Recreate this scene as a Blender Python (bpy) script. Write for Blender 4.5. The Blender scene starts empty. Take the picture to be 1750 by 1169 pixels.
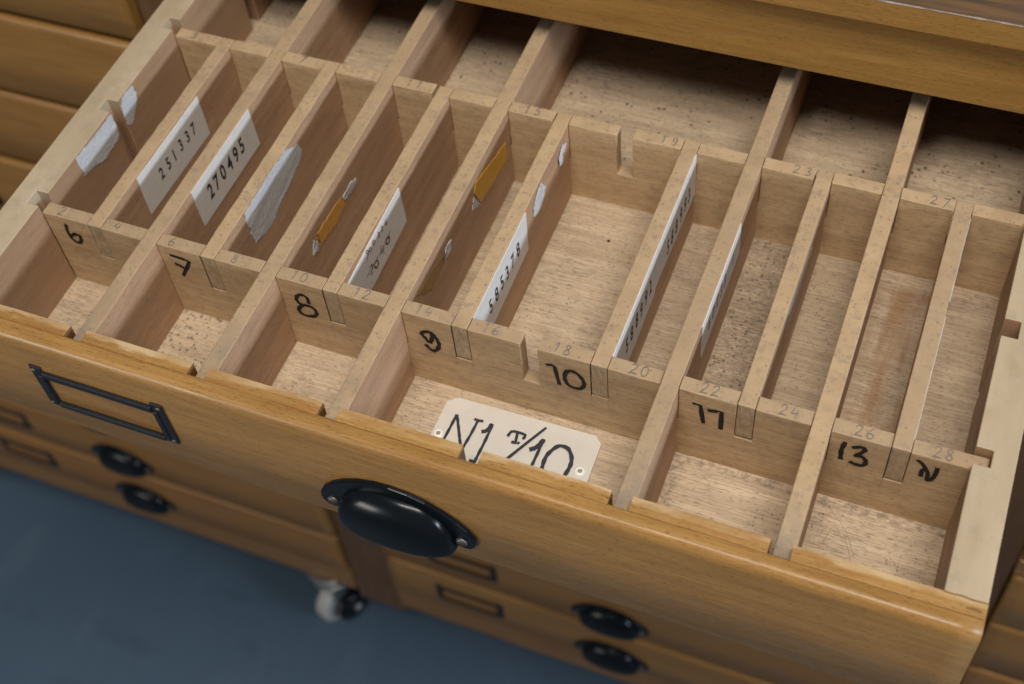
import bpy, bmesh, math, random
from mathutils import Vector, Matrix, noise as mnoise

# ------------------------------------------------------------------ camera, world, lights, exposure
U = 0.042                      # one cell pitch of the drawer in metres; geometry below is in pitches
C = bpy.context.scene.collection
S = bpy.context.scene

cam_d = bpy.data.cameras.new('camera')
cam = bpy.data.objects.new('camera', cam_d)
C.objects.link(cam)
R = ((0.9238690403553583, 0.37240029556296494, -0.08822707145415315),
     (0.24981016805943182, -0.7614522547206837, -0.5981516059598707),
     (-0.2899325373373577, 0.5305737306377601, -0.7965115442651587))
rot = Matrix((R[0], [-v for v in R[1]], [-v for v in R[2]])).transposed()
cam.matrix_world = Matrix.Translation(Vector((12.74623, -9.6139, 15.08693)) * U) @ rot.to_4x4()
cam_d.sensor_fit = 'HORIZONTAL'
cam_d.sensor_width = 36.0
cam_d.lens = 36.0 * 2322.7496 / 1750.0
cam_d.shift_x = 41.363 / 1750.0
cam_d.shift_y = -58.1023 / 1750.0
cam_d.clip_start = 0.02
cam_d.clip_end = 60.0
cam_d.dof.use_dof = True
cam_d.dof.focus_distance = 18.7 * U
cam_d.dof.aperture_fstop = 7.1
S.camera = cam

w = bpy.data.worlds.new('World')
S.world = w
w.use_nodes = True
bg = w.node_tree.nodes['Background']
bg.inputs['Color'].default_value = (0.74, 0.73, 0.74, 1)
bg.inputs['Strength'].default_value = 0.125


def area(name, loc, target, sx, sy, power, color):
    d = bpy.data.lights.new(name, 'AREA')
    d.shape = 'RECTANGLE'
    d.size, d.size_y = sx, sy
    d.energy = power
    d.color = color
    o = bpy.data.objects.new(name, d)
    C.objects.link(o)
    loc, target = Vector(loc), Vector(target)
    o.location = loc
    o.rotation_euler = (target - loc).to_track_quat('-Z', 'Y').to_euler()
    return o


# ceiling fitting above and in front of the cabinet, a window in front to the left, a window well off to the right
area('ceiling_light', (0.68, -0.58, 1.85), (0.30, 0.02, 0.0), 1.5, 0.22, 46, (1.0, 0.945, 0.87))
area('front_window_light', (-1.15, -2.0, 0.03), (0.15, 0.0, -0.15), 1.0, 0.5, 22, (1.0, 0.97, 0.93))
area('window_light', (4.2, -0.20, 0.98), (0.3, 0.0, 0.0), 1.5, 0.40, 125, (0.68, 0.82, 1.0))

S.view_settings.view_transform = 'Standard'
S.view_settings.look = 'None'
S.view_settings.exposure = 0.0
S.view_settings.gamma = 1.0
S.view_settings.use_curve_mapping = False
S.render.engine = 'CYCLES'
S.cycles.use_denoising = True
S.cycles.max_bounces = 8

rng = random.Random(7)

# ------------------------------------------------------------------ materials


class NT:
    def __init__(self, name):
        self.m = bpy.data.materials.new(name)
        self.m.use_nodes = True
        self.t = self.m.node_tree
        self.b = self.t.nodes['Principled BSDF']

    def n(self, kind, **kw):
        x = self.t.nodes.new(kind)
        for k, v in kw.items():
            setattr(x, k, v)
        return x

    def l(self, a, b):
        self.t.links.new(a, b)

    def coord(self, rand=True):
        tc = self.n('ShaderNodeTexCoord')
        if not rand:
            return tc.outputs['Object']
        oi = self.n('ShaderNodeObjectInfo')
        mul = self.n('ShaderNodeVectorMath', operation='SCALE')
        mul.inputs[0].default_value = (3.1, 4.7, 2.3)
        self.l(oi.outputs['Random'], mul.inputs['Scale'])
        add = self.n('ShaderNodeVectorMath', operation='ADD')
        self.l(tc.outputs['Object'], add.inputs[0])
        self.l(mul.outputs[0], add.inputs[1])
        return add.outputs[0]

    def noise(self, co, scale, detail=3.0, rough=0.55, dist=0.0):
        mp = self.n('ShaderNodeMapping')
        mp.inputs['Scale'].default_value = scale if hasattr(scale, '__len__') else (scale,) * 3
        self.l(co, mp.inputs['Vector'])
        nz = self.n('ShaderNodeTexNoise')
        nz.inputs['Scale'].default_value = 1.0
        nz.inputs['Detail'].default_value = detail
        nz.inputs['Roughness'].default_value = rough
        nz.inputs['Distortion'].default_value = dist
        self.l(mp.outputs[0], nz.inputs['Vector'])
        return nz.outputs[0]

    def rng(self, v, a, b, c=0.0, d=1.0, smooth=False):
        r = self.n('ShaderNodeMapRange')
        if smooth:
            r.interpolation_type = 'SMOOTHSTEP'
        for i, x in enumerate((a, b, c, d)):
            r.inputs[i + 1].default_value = x
        self.l(v, r.inputs[0])
        return r.outputs[0]

    def math(self, op, a, b=None):
        m = self.n('ShaderNodeMath', operation=op)
        for i, x in enumerate((a, b)):
            if x is None:
                continue
            if isinstance(x, (int, float)):
                m.inputs[i].default_value = x
            else:
                self.l(x, m.inputs[i])
        return m.outputs[0]

    def mix(self, f, a, b, blend='MIX'):
        m = self.n('ShaderNodeMix', data_type='RGBA', blend_type=blend)
        if isinstance(f, (int, float)):
            m.inputs[0].default_value = f
        else:
            self.l(f, m.inputs[0])
        for i, x in ((6, a), (7, b)):
            if isinstance(x, tuple):
                m.inputs[i].default_value = (*x, 1)
            else:
                self.l(x, m.inputs[i])
        return m.outputs[2]

    def bump(self, h, strength, dist=0.0004):
        b = self.n('ShaderNodeBump')
        b.inputs['Strength'].default_value = strength
        b.inputs['Distance'].default_value = dist
        self.l(h, b.inputs['Height'])
        self.l(b.outputs[0], self.b.inputs['Normal'])


def ax3(axis, along, across):
    return tuple(along if a == axis else across for a in 'xyz')


def dots(t, co, scale, size, gate_scale, gate):
    """scattered small specks: voronoi cells, each with its own radius, gated by a slow noise"""
    mp = t.n('ShaderNodeMapping')
    mp.inputs['Scale'].default_value = (scale,) * 3
    t.l(co, mp.inputs['Vector'])
    wob = t.noise(co, scale * 2.2, 2.0)
    vo = t.n('ShaderNodeTexVoronoi')
    vo.inputs['Scale'].default_value = 1.0
    t.l(mp.outputs[0], vo.inputs['Vector'])
    sep = t.n('ShaderNodeSeparateColor')
    t.l(vo.outputs['Color'], sep.inputs[0])
    rad = t.math('MULTIPLY', t.rng(sep.outputs[0], 0.35, 1.0), size)
    d = t.math('ADD', vo.outputs['Distance'], t.math('MULTIPLY', t.math('SUBTRACT', wob, 0.5), 0.35))
    m = t.rng(t.math('SUBTRACT', rad, d), 0.0, 0.12)
    return t.math('MULTIPLY', m, t.rng(t.noise(co, gate_scale, 3.0), gate, gate + 0.12))


def wood(name, axis, ca, cb, dark, rough=0.6, pores=0.35, grime=0.0, spots=0.0, contrast=0.45, coat=0.0,
         hue=0.0, bump=0.25, extra=None, band=42, spec=0.35):
    t = NT(name)
    co = t.coord()
    loc = t.coord(False)
    bandn = t.noise(co, ax3(axis, 3.0, band), 3.0, 0.6, 0.6)
    fine = t.noise(co, ax3(axis, 26.0, 780.0), 5.0, 0.68)
    fig = t.noise(co, ax3(axis, 14.0, 130.0), 3.0, 0.6, 0.3)
    por = t.noise(co, ax3(axis, 260.0, 1250.0), 2.0, 0.5)
    col = t.mix(t.rng(bandn, 0.3, 0.7), ca, cb)
    col = t.mix(t.math('MULTIPLY', t.rng(fig, 0.4, 0.72), contrast * 0.75), col, dark)
    col = t.mix(t.math('MULTIPLY', t.rng(fine, 0.42, 0.68), contrast), col, dark)
    col = t.mix(t.math('MULTIPLY', t.rng(por, 0.585, 0.66), pores), col, tuple(c * 0.45 for c in dark))
    if hue:
        oi = t.n('ShaderNodeObjectInfo')
        col = t.mix(t.math('MULTIPLY', oi.outputs['Random'], hue), col, (0.20, 0.085, 0.022))
    if grime:
        g = t.math('MULTIPLY', t.rng(t.noise(co, 210.0, 5.0, 0.65), 0.52, 0.66),
                   t.rng(t.noise(co, 38.0, 3.0), 0.40, 0.62))
        col = t.mix(t.math('MULTIPLY', g, grime), col, (0.135, 0.125, 0.115))
    if spots:
        col = t.mix(t.math('MULTIPLY', dots(t, co, 330.0, 0.44, 45.0, 0.40), spots), col, (0.07, 0.06, 0.05))
    if extra:
        col = extra(t, col, co, loc)
    t.l(col, t.b.inputs['Base Color'])
    rr = t.rng(t.noise(co, ax3(axis, 20.0, 160.0), 3.0), 0.3, 0.7, rough - 0.08, rough + 0.1)
    t.l(rr, t.b.inputs['Roughness'])
    t.b.inputs['Specular IOR Level'].default_value = spec
    if coat:
        t.b.inputs['Coat Weight'].default_value = coat
        t.b.inputs['Coat Roughness'].default_value = 0.32
    t.bump(t.math('ADD', t.math('MULTIPLY', fine, 0.7), t.math('MULTIPLY', por, -0.5)), bump, 0.0003)
    return t.m


def plain(name, col, rough=0.5, metal=0.0, var=0.0, bump=0.0, scale=300.0, spec=0.5):
    t = NT(name)
    t.b.inputs['Roughness'].default_value = rough
    t.b.inputs['Metallic'].default_value = metal
    t.b.inputs['Specular IOR Level'].default_value = spec
    co = t.coord()
    nz = t.noise(co, scale, 4.0)
    c = t.mix(t.math('MULTIPLY', t.rng(nz, 0.35, 0.7), var), col, tuple(x * 0.55 for x in col))
    t.l(c, t.b.inputs['Base Color'])
    if bump:
        t.bump(nz, bump, 0.0005)
    return t.m


RA, RB, RD = (0.50, 0.325, 0.19), (0.42, 0.265, 0.15), (0.27, 0.155, 0.08)
TA, TB, TD = (0.50, 0.31, 0.182), (0.415, 0.25, 0.143), (0.26, 0.142, 0.073)


def divider_faces(t, col, co, loc):
    """the top edges are freshly rubbed and paler than the handled, browner broad faces; grey scuffs along the tops"""
    ge = t.n('ShaderNodeNewGeometry')
    sp = t.n('ShaderNodeSeparateXYZ')
    t.l(ge.outputs['True Normal'], sp.inputs[0])
    up = t.rng(sp.outputs[2], 0.6, 0.8)
    top = t.mix(t.math('MULTIPLY', t.rng(t.noise(co, 55.0, 4.0), 0.35, 0.7), 0.8), (0.46, 0.322, 0.185), (0.37, 0.254, 0.142))
    g = t.math('MULTIPLY', t.rng(t.noise(co, 230.0, 5.0, 0.65), 0.50, 0.66), t.rng(t.noise(co, 42.0, 3.0), 0.36, 0.60))
    top = t.mix(t.math('MULTIPLY', g, 0.55), top, (0.17, 0.15, 0.135))
    top = t.mix(t.math('MULTIPLY', dots(t, co, 440.0, 0.46, 60.0, 0.33), 0.60), top, (0.19, 0.135, 0.10))
    oi = t.n('ShaderNodeObjectInfo')
    top = t.mix(t.math('MULTIPLY', oi.outputs['Random'], 0.40), top, (0.27, 0.195, 0.125))
    sl = t.n('ShaderNodeSeparateXYZ')
    t.l(loc, sl.inputs[0])
    ends = t.math('MULTIPLY', t.rng(sl.outputs[1], 0.25 * U, 1.5 * U, 1.0, 0.0), t.rng(t.noise(co, 60.0, 4.0, 0.6), 0.36, 0.6))
    top = t.mix(t.math('MULTIPLY', ends, 0.6), top, (0.15, 0.14, 0.135))
    sm = t.math('MULTIPLY', t.rng(t.noise(co, ax3('y', 30.0, 130.0), 4.0), 0.50, 0.70), 0.30)
    side = t.mix(sm, col, (0.22, 0.145, 0.10))
    if t.m.name.startswith('divider'):
        en = t.rng(t.math('ABSOLUTE', sp.outputs[1]), 0.6, 0.8)
        eg = t.mix(t.rng(t.noise(co, (500.0, 200.0, 160.0), 4.0, 0.7), 0.35, 0.65), (0.50, 0.37, 0.225), (0.31, 0.215, 0.13))
        side = t.mix(en, side, eg)
    return t.mix(up, side, top)


M_DIV = wood('divider_wood', 'y', TA, TB, TD, rough=0.56, pores=0.35, contrast=0.5, extra=divider_faces)
M_CROSS = wood('cross_divider_wood', 'x', (0.63, 0.45, 0.26), (0.53, 0.37, 0.207), (0.34, 0.215, 0.11), rough=0.56, pores=0.4, contrast=0.55,
               extra=divider_faces)


def wall_extra(t, col, co, loc):
    ge = t.n('ShaderNodeNewGeometry')
    sp = t.n('ShaderNodeSeparateXYZ')
    t.l(ge.outputs['True Normal'], sp.inputs[0])
    up = t.rng(sp.outputs[2], 0.6, 0.8)
    pale = t.mix(t.rng(t.noise(co, ax3('y', 12.0, 60.0), 4.0), 0.35, 0.7), (0.445, 0.355, 0.24), (0.365, 0.285, 0.185))
    pale = t.mix(t.math('MULTIPLY', t.rng(t.noise(co, 90.0, 5.0, 0.65), 0.52, 0.70), 0.35), pale, (0.25, 0.20, 0.14))
    pale = t.mix(t.math('MULTIPLY', t.rng(t.noise(co, 34.0, 3.0), 0.55, 0.62), 0.45), pale, (0.36, 0.27, 0.16))
    sx = t.n('ShaderNodeSeparateXYZ')
    t.l(loc, sx.inputs[0])
    up = t.math('MAXIMUM', up, t.math('MULTIPLY', t.rng(sx.outputs[0], -6.935 * U, -6.925 * U, 1.0, 0.0), t.rng(sx.outputs[2], 1.93 * U, 2.12 * U)))  # left wall grooves: light on their upper part painted in as the pale tone
    return t.mix(up, col, pale)


M_WALL = wood('pale_side_wood', 'y', (0.40, 0.25, 0.145), (0.34, 0.205, 0.115), TD, rough=0.5, pores=0.2, contrast=0.35, extra=wall_extra)


def floor_extra(t, col, co, loc):
    """specks of mould in some cells, one cell with rusty streaks, dirty corners"""
    d1 = dots(t, loc, 420.0, 0.60, 40.0, 0.36)
    d2 = dots(t, loc, 260.0, 0.42, 34.0, 0.46)
    sep = t.n('ShaderNodeSeparateXYZ')
    t.l(loc, sep.inputs[0])
    X, Y = sep.outputs[0], sep.outputs[1]

    def box(x0, x1, y0, y1, soft=0.004):
        x0, x1, y0, y1 = x0 - 6.95, x1 - 6.95, y0 + 2.25, y1 + 2.25
        a = t.math('MULTIPLY', t.rng(X, x0 * U, x0 * U + soft), t.rng(X, x1 * U - soft, x1 * U, 1.0, 0.0))
        b = t.math('MULTIPLY', t.rng(Y, y0 * U, y0 * U + soft), t.rng(Y, y1 * U - soft, y1 * U, 1.0, 0.0))
        return t.math('MULTIPLY', a, b)
    mould = t.math('MAXIMUM', box(2.0, 4.0, -1.9, 0.1), t.math('MULTIPLY', box(0.0, 2.0, -1.9, 0.1), 0.5))
    mould = t.math('MAXIMUM', mould, t.math('MULTIPLY', box(10.1, 11.2, 0.2, 4.2), 0.9))
    col = t.mix(t.math('MULTIPLY', t.math('MULTIPLY', d1, mould), 0.72), col, (0.06, 0.05, 0.045))
    # all-over light specking
    col = t.mix(t.math('MULTIPLY', dots(t, loc, 480.0, 0.42, 30.0, 0.45), 0.6), col, (0.09, 0.07, 0.055))
    col = t.mix(t.math('MULTIPLY', t.math('MULTIPLY', d2, t.rng(Y, 6.55 * U, 6.75 * U)), 0.85), col, (0.05, 0.04, 0.035))
    dirt = t.math('MULTIPLY', t.rng(t.noise(loc, ax3('x', 110.0, 900.0), 5.0, 0.7), 0.48, 0.62), t.rng(t.noise(loc, 26.0, 3.0), 0.42, 0.62))
    col = t.mix(t.math('MULTIPLY', dirt, 0.62), col, (0.13, 0.10, 0.075))
    dirt2 = t.math('MULTIPLY', t.rng(t.noise(loc, ax3('x', 260.0, 800.0), 5.0, 0.7), 0.44, 0.58), box(10.1, 11.25, 0.1, 4.15))
    col = t.mix(t.math('MULTIPLY', dirt2, 0.45), col, (0.11, 0.09, 0.07))
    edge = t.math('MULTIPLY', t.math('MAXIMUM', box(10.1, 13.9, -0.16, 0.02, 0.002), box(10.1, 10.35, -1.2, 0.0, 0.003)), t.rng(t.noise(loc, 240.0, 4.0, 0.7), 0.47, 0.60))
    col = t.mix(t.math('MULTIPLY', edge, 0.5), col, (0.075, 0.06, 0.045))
    rust = t.math('MULTIPLY', box(12.15, 13.05, 0.3, 3.9, 0.006), t.rng(t.noise(loc, ax3('y', 14.0, 110.0), 4.0), 0.40, 0.62))
    col = t.mix(t.math('MULTIPLY', rust, 0.6), col, (0.27, 0.13, 0.045))
    return col


M_FLOOR = wood('plywood_bottom', 'x', (0.61, 0.475, 0.33), (0.53, 0.405, 0.275), (0.28, 0.195, 0.12), rough=0.5, pores=0.5,
               contrast=0.6, extra=floor_extra, bump=0.35)
VA, VB, VD = (0.405, 0.225, 0.07), (0.325, 0.173, 0.051), (0.20, 0.095, 0.025)


def varnish_wear(t, col, co, loc):
    sep = t.n('ShaderNodeSeparateXYZ')
    t.l(loc, sep.inputs[0])
    # dark scuffs on the ledge
    sc = t.math('MULTIPLY', t.rng(t.noise(loc, ax3('x', 60.0, 500.0), 4.0, 0.7), 0.60, 0.70), t.rng(sep.outputs[2], 1.9 * U, 2.05 * U))
    return t.mix(t.math('MULTIPLY', sc, 0.55), col, (0.10, 0.045, 0.015))


M_FRONT = wood('amber_varnished_wood', 'x', VA, VB, VD, rough=0.36, pores=0.42, contrast=0.55, coat=0.12, extra=varnish_wear, band=30, spec=0.35)


def ridge_wear(t, col, co, loc):
    sep = t.n('ShaderNodeSeparateXYZ')
    t.l(loc, sep.inputs[0])
    edge = t.rng(sep.outputs[1], 0.13 * U, 0.42 * U)       # towards the back arris of the ridge
    rag = t.noise(loc, ax3('x', 26.0, 120.0), 4.0, 0.65)
    m = t.rng(t.math('ADD', t.math('MULTIPLY', edge, 0.55), rag), 0.87, 1.02)
    long = t.rng(t.noise(loc, (14.0, 1.0, 1.0), 2.0), 0.38, 0.6)
    col = t.mix(t.math('MULTIPLY', t.math('MULTIPLY', m, long), 0.75), col, (0.56, 0.42, 0.25))
    rd = t.math('MULTIPLY', t.rng(t.noise(loc, ax3('x', 40.0, 200.0), 3.0), 0.52, 0.68), 0.4)
    return t.mix(rd, col, (0.30, 0.11, 0.03))


M_RIDGE = wood('worn_amber_wood', 'x', (0.42, 0.24, 0.075), (0.34, 0.185, 0.055), (0.20, 0.09, 0.024), rough=0.40, pores=0.5, contrast=0.55,
               extra=ridge_wear, spec=0.4)
M_CLOSED = wood('closed_drawer_wood', 'x', (0.32, 0.172, 0.045), (0.24, 0.122, 0.031), (0.13, 0.06, 0.014), rough=0.38, pores=0.25, contrast=0.38, coat=0.1, hue=0.55, band=24, spec=0.3)
M_FRAME = wood('cabinet_frame_wood', 'z', (0.125, 0.064, 0.026), (0.10, 0.05, 0.02), (0.06, 0.028, 0.011), rough=0.4, contrast=0.4)  # stiles: brown darkened so the colour carries the shade of their recess
M_RAIL = wood('cabinet_rail_wood', 'x', (0.24, 0.128, 0.045), (0.19, 0.096, 0.032), (0.11, 0.05, 0.015), rough=0.42, contrast=0.4)


def top_wear(t, col, co, loc):
    sep = t.n('ShaderNodeSeparateXYZ')
    t.l(loc, sep.inputs[0])
    ge = t.n('ShaderNodeNewGeometry')
    sp = t.n('ShaderNodeSeparateXYZ')
    t.l(ge.outputs['True Normal'], sp.inputs[0])
    up = t.rng(sp.outputs[2], 0.3, 0.6)
    g = t.mix(t.rng(t.noise(co, ax3('x', 20.0, 260.0), 4.0), 0.35, 0.65), (0.15, 0.085, 0.04), (0.075, 0.05, 0.035))
    return t.mix(up, col, g)


M_TOP = wood('cabinet_top_wood', 'x', (0.33, 0.18, 0.045), (0.255, 0.13, 0.032), (0.14, 0.065, 0.015), rough=0.45, contrast=0.4, extra=top_wear)
M_CHIP = plain('chipped_edge_wood', (0.27, 0.22, 0.19), 0.7, var=0.9, scale=500)
M_DARKBAND = plain('black_inlay', (0.02, 0.02, 0.022), 0.5, var=0.3)
M_PAPER = plain('aged_white_paper', (0.63, 0.59, 0.54), 0.75, var=0.16, bump=0.10, scale=160)
M_TORN = plain('torn_paper', (0.50, 0.49, 0.475), 0.85, var=0.35, bump=0.9, scale=420)
M_TAPE = plain('orange_tape', (0.60, 0.32, 0.03), 0.35, var=0.25, scale=220)
M_GLUE = plain('orange_glue_stain', (0.58, 0.29, 0.05), 0.4, var=0.3, scale=260)
M_STAIN = plain('thin_glue_stain', (0.34, 0.19, 0.065), 0.45, var=0.5, scale=200)
M_INK = plain('black_marker', (0.032, 0.028, 0.026), 0.65, var=0.9, spec=0.12, scale=420)
M_STAMP = plain('stamp_ink', (0.02, 0.018, 0.02), 0.7, var=0.2, scale=900)
M_BROWNINK = plain('brown_ink', (0.13, 0.04, 0.032), 0.7, var=0.3, scale=900)
M_FAINT = plain('faded_ink', (0.22, 0.19, 0.19), 0.8, var=0.4, scale=900)
M_PENCIL = plain('pencil_graphite', (0.19, 0.165, 0.15), 0.6, var=0.6, scale=1200)
M_BLACK = plain('black_painted_metal', (0.005, 0.007, 0.009), 0.22, 0.0, var=0.3, bump=0.03, scale=400, spec=0.2)
M_BLACKM = plain('black_frame_metal', (0.012, 0.014, 0.017), 0.5, 0.0, var=0.3, bump=0.15, scale=900, spec=0.3)
M_STEEL = plain('zinc_steel', (0.55, 0.56, 0.55), 0.32, 1.0, var=0.25, scale=600)
M_RIVET = plain('worn_rivet', (0.13, 0.125, 0.12), 0.5, 0.7, var=0.5, scale=900)
M_PLATE = plain('cream_plastic', (0.62, 0.58, 0.52), 0.38, var=0.12, scale=90)
M_EYE = plain('white_eyelet', (0.80, 0.80, 0.76), 0.3, 0.0, var=0.12, scale=900)
M_SLATE = plain('grey_marker', (0.03, 0.032, 0.045), 0.5, var=0.5, scale=260)
M_RUBBER = plain('grey_rubber_tyre', (0.36, 0.35, 0.32), 0.6, var=0.2, scale=120)
M_SPLINTER = plain('fresh_split_wood', (0.60, 0.44, 0.29), 0.7, var=0.3, scale=700)
M_SCRATCH = plain('dirty_scratch', (0.33, 0.24, 0.155), 0.7, var=0.7, scale=500)
M_HOLE = plain('dark_void', (0.02, 0.015, 0.01), 0.9)

t = NT('blue_grey_concrete')
co = t.coord(False)
c = t.mix(t.rng(t.noise(co, 2.2, 5.0, 0.6), 0.3, 0.7), (0.046, 0.081, 0.120), (0.055, 0.093, 0.134))
c = t.mix(t.math('MULTIPLY', t.rng(t.noise(co, 40.0, 4.0), 0.5, 0.75), 0.3), c, (0.065, 0.092, 0.115))
c = t.mix(t.math('MULTIPLY', t.rng(t.noise(co, (9.0, 3.0, 1.0), 4.0), 0.58, 0.70), 0.45), c, (0.085, 0.118, 0.145))
c = t.mix(t.math('MULTIPLY', t.rng(t.noise(co, (5.0, 16.0, 1.0), 5.0, 0.7), 0.56, 0.70), 0.5), c, (0.026, 0.042, 0.058))
t.l(c, t.b.inputs['Base Color'])
t.b.inputs['Roughness'].default_value = 0.55
t.bump(t.noise(co, 260.0, 3.0), 0.15)
M_GROUND = t.m

# ------------------------------------------------------------------ geometry helpers (all in pitches)


class MB:
    """collects faces in pitch units relative to an origin; build() links ONE mesh object"""

    def __init__(self, origin=(0, 0, 0)):
        self.bm = bmesh.new()
        self.o = Vector(origin)

    def v(self, p):
        return self.bm.verts.new((Vector(p) - self.o) * U)

    def f(self, vs, mi=0, smooth=False):
        try:
            fc = self.bm.faces.new(vs)
        except ValueError:
            return None
        fc.material_index = mi
        fc.smooth = smooth
        return fc

    def box(self, x0, x1, y0, y1, z0, z1, mi=0):
        q = [self.v((x, y, z)) for z in (z0, z1) for y in (y0, y1) for x in (x0, x1)]
        for a in ((0, 2, 3, 1), (4, 5, 7, 6), (0, 1, 5, 4), (2, 6, 7, 3), (0, 4, 6, 2), (1, 3, 7, 5)):
            self.f([q[i] for i in a], mi)

    def prism(self, pts, axis, a, b, mi=0, smooth_side=False):
        """polygon pts in the plane normal to axis (remaining coords in x,y,z order), extruded from a to b"""
        def P(p, d):
            if axis == 'x':
                return (d, p[0], p[1])
            if axis == 'y':
                return (p[0], d, p[1])
            return (p[0], p[1], d)
        A = [self.v(P(p, a)) for p in pts]
        B = [self.v(P(p, b)) for p in pts]
        fs = [self.f(A, mi), self.f(list(reversed(B)), mi)]
        n = len(pts)
        for i in range(n):
            self.f([A[i], B[i], B[(i + 1) % n], A[(i + 1) % n]], mi, smooth_side)
        return fs

    def cyl(self, c, axis, r, h, n=24, mi=0, r2=None):
        """solid disc/cylinder centred at c, along axis vector, radius r (front r2)"""
        c, ax = Vector(c), Vector(axis).normalized()
        e1 = ax.orthogonal().normalized()
        e2 = ax.cross(e1)
        r2 = r if r2 is None else r2
        A = [self.v(c - ax * h / 2 + (e1 * math.cos(k * 2 * math.pi / n) + e2 * math.sin(k * 2 * math.pi / n)) * r) for k in range(n)]
        B = [self.v(c + ax * h / 2 + (e1 * math.cos(k * 2 * math.pi / n) + e2 * math.sin(k * 2 * math.pi / n)) * r2) for k in range(n)]
        self.f(list(reversed(A)), mi)
        self.f(B, mi)
        for k in range(n):
            self.f([A[k], A[(k + 1) % n], B[(k + 1) % n], B[k]], mi, True)

    def grid(self, rows, mi=0, smooth=True, close=False):
        V = [[self.v(p) for p in r] for r in rows]
        for i in range(len(V) - 1):
            n = len(V[i])
            for j in range(n - (0 if close else 1)):
                self.f([V[i][j], V[i][(j + 1) % n], V[i + 1][(j + 1) % n], V[i + 1][j]], mi, smooth)
        return V

    def stroke(self, pts, frame, width, mi, lift=0.004, smooth=True, taper=True):
        """an inked line: a flat ribbon lying on a surface; frame(a, b, h) -> 3D point at height h off the surface"""
        pts = [Vector(p) for p in pts]
        if smooth and len(pts) > 2:
            out = []
            for i in range(len(pts) - 1):
                p0, p1, p2, p3 = pts[max(i - 1, 0)], pts[i], pts[i + 1], pts[min(i + 2, len(pts) - 1)]
                for s in range(5):
                    u = s / 5
                    out.append(0.5 * ((2 * p1) + (p2 - p0) * u + (2 * p0 - 5 * p1 + 4 * p2 - p3) * u * u
                                      + (3 * p1 - p0 - 3 * p2 + p3) * u ** 3))
            out.append(pts[-1])
            pts = out
        n = len(pts)
        L, Rr = [], []
        for i, p in enumerate(pts):
            d = pts[min(i + 1, n - 1)] - pts[max(i - 1, 0)]
            if d.length < 1e-6:
                d = Vector((1, 0))
            d.normalize()
            nn = Vector((-d.y, d.x))
            wd = width * 0.5 * (1 + 0.16 * math.sin(i * 1.7 + p.x * 40))
            if taper and i in (0, n - 1):
                wd *= 0.55
            h = lift + 0.00012 * i
            ext = d * (width * 0.22) * (-1 if i == 0 else (1 if i == n - 1 else 0))
            q = p + ext
            L.append(self.v(frame(q.x + nn.x * wd, q.y + nn.y * wd, h)))
            Rr.append(self.v(frame(q.x - nn.x * wd, q.y - nn.y * wd, h)))
        for i in range(n - 1):
            self.f([Rr[i], Rr[i + 1], L[i + 1], L[i]], mi)

    def build(self, name, mats, parent=None, bevel=0.0, seg=2, recalc=True):
        if recalc:
            bmesh.ops.recalc_face_normals(self.bm, faces=self.bm.faces)
        me = bpy.data.meshes.new(name)
        self.bm.to_mesh(me)
        self.bm.free()
        o = bpy.data.objects.new(name, me)
        for m in (mats if isinstance(mats, (list, tuple)) else [mats]):
            me.materials.append(m)
        C.objects.link(o)
        if parent is not None:
            o.parent = parent
        else:
            o.location = self.o * U
        if bevel:
            b = o.modifiers.new('worn_edges', 'BEVEL')
            b.width = bevel * U
            b.segments = seg
            b.limit_method = 'ANGLE'
            b.angle_limit = math.radians(40)
            b.harden_normals = False
        return o


def tag(o, label, cat, group=None, kind=None):
    if label:
        o['label'] = label
    if cat:
        o['category'] = cat
    if group:
        o['group'] = group
    if kind:
        o['kind'] = kind
    return o


def empty(name, loc):
    o = bpy.data.objects.new(name, None)
    o.empty_display_size = 0.02
    C.objects.link(o)
    o.location = Vector(loc) * U
    return o


def copy_tree(o, parent=None):
    c = o.copy()
    C.objects.link(c)
    c.parent = parent
    for ch in list(o.children):
        copy_tree(ch, c)
    return c


def on_right(x):            # writing on a face looking towards +x: a runs back (+y), b up (+z)
    return lambda a, b, h: (x + h, a, b)


def on_front(y):            # writing on a face looking towards -y
    return lambda a, b, h: (a, y - h, b)


def on_top(z):
    return lambda a, b, h: (a, b, z + h)


DIG = {
    '0': [[(.30, 1), (.08, .8), (.02, .45), (.14, .08), (.34, 0), (.52, .2), (.56, .6), (.44, .92), (.28, 1)]],
    '1': [[(.12, .75), (.34, 1), (.24, 0)]],
    '2': [[(.05, .78), (.2, 1), (.48, .92), (.46, .62), (.04, .02), (.3, .06), (.6, .0)]],
    '3': [[(.08, .92), (.36, 1), (.5, .8), (.24, .54), (.52, .36), (.42, .05), (.04, .06)]],
    '4': [[(.24, 1), (.02, .42), (.3, .40), (.58, .46)], [(.48, .85), (.36, 0)]],
    '5': [[(.56, 1), (.18, .98), (.12, .58), (.42, .6), (.5, .3), (.3, .02), (.02, .08)]],
    '6': [[(.44, 1), (.14, .65), (.04, .25), (.2, .01), (.48, .12), (.48, .4), (.2, .46), (.06, .3)]],
    '7': [[(.02, .96), (.3, .94), (.58, 1), (.34, .5), (.22, 0)]],
    '8': [[(.46, .82), (.26, 1), (.08, .82), (.26, .56), (.5, .28), (.34, .0), (.08, .12), (.1, .34), (.36, .62), (.5, .86)]],
    '9': [[(.5, .78), (.28, .98), (.06, .78), (.18, .52), (.42, .6), (.5, .86), (.42, .3), (.24, 0)]],
    '/': [[(.1, 0), (.45, 1)]],
}


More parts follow.
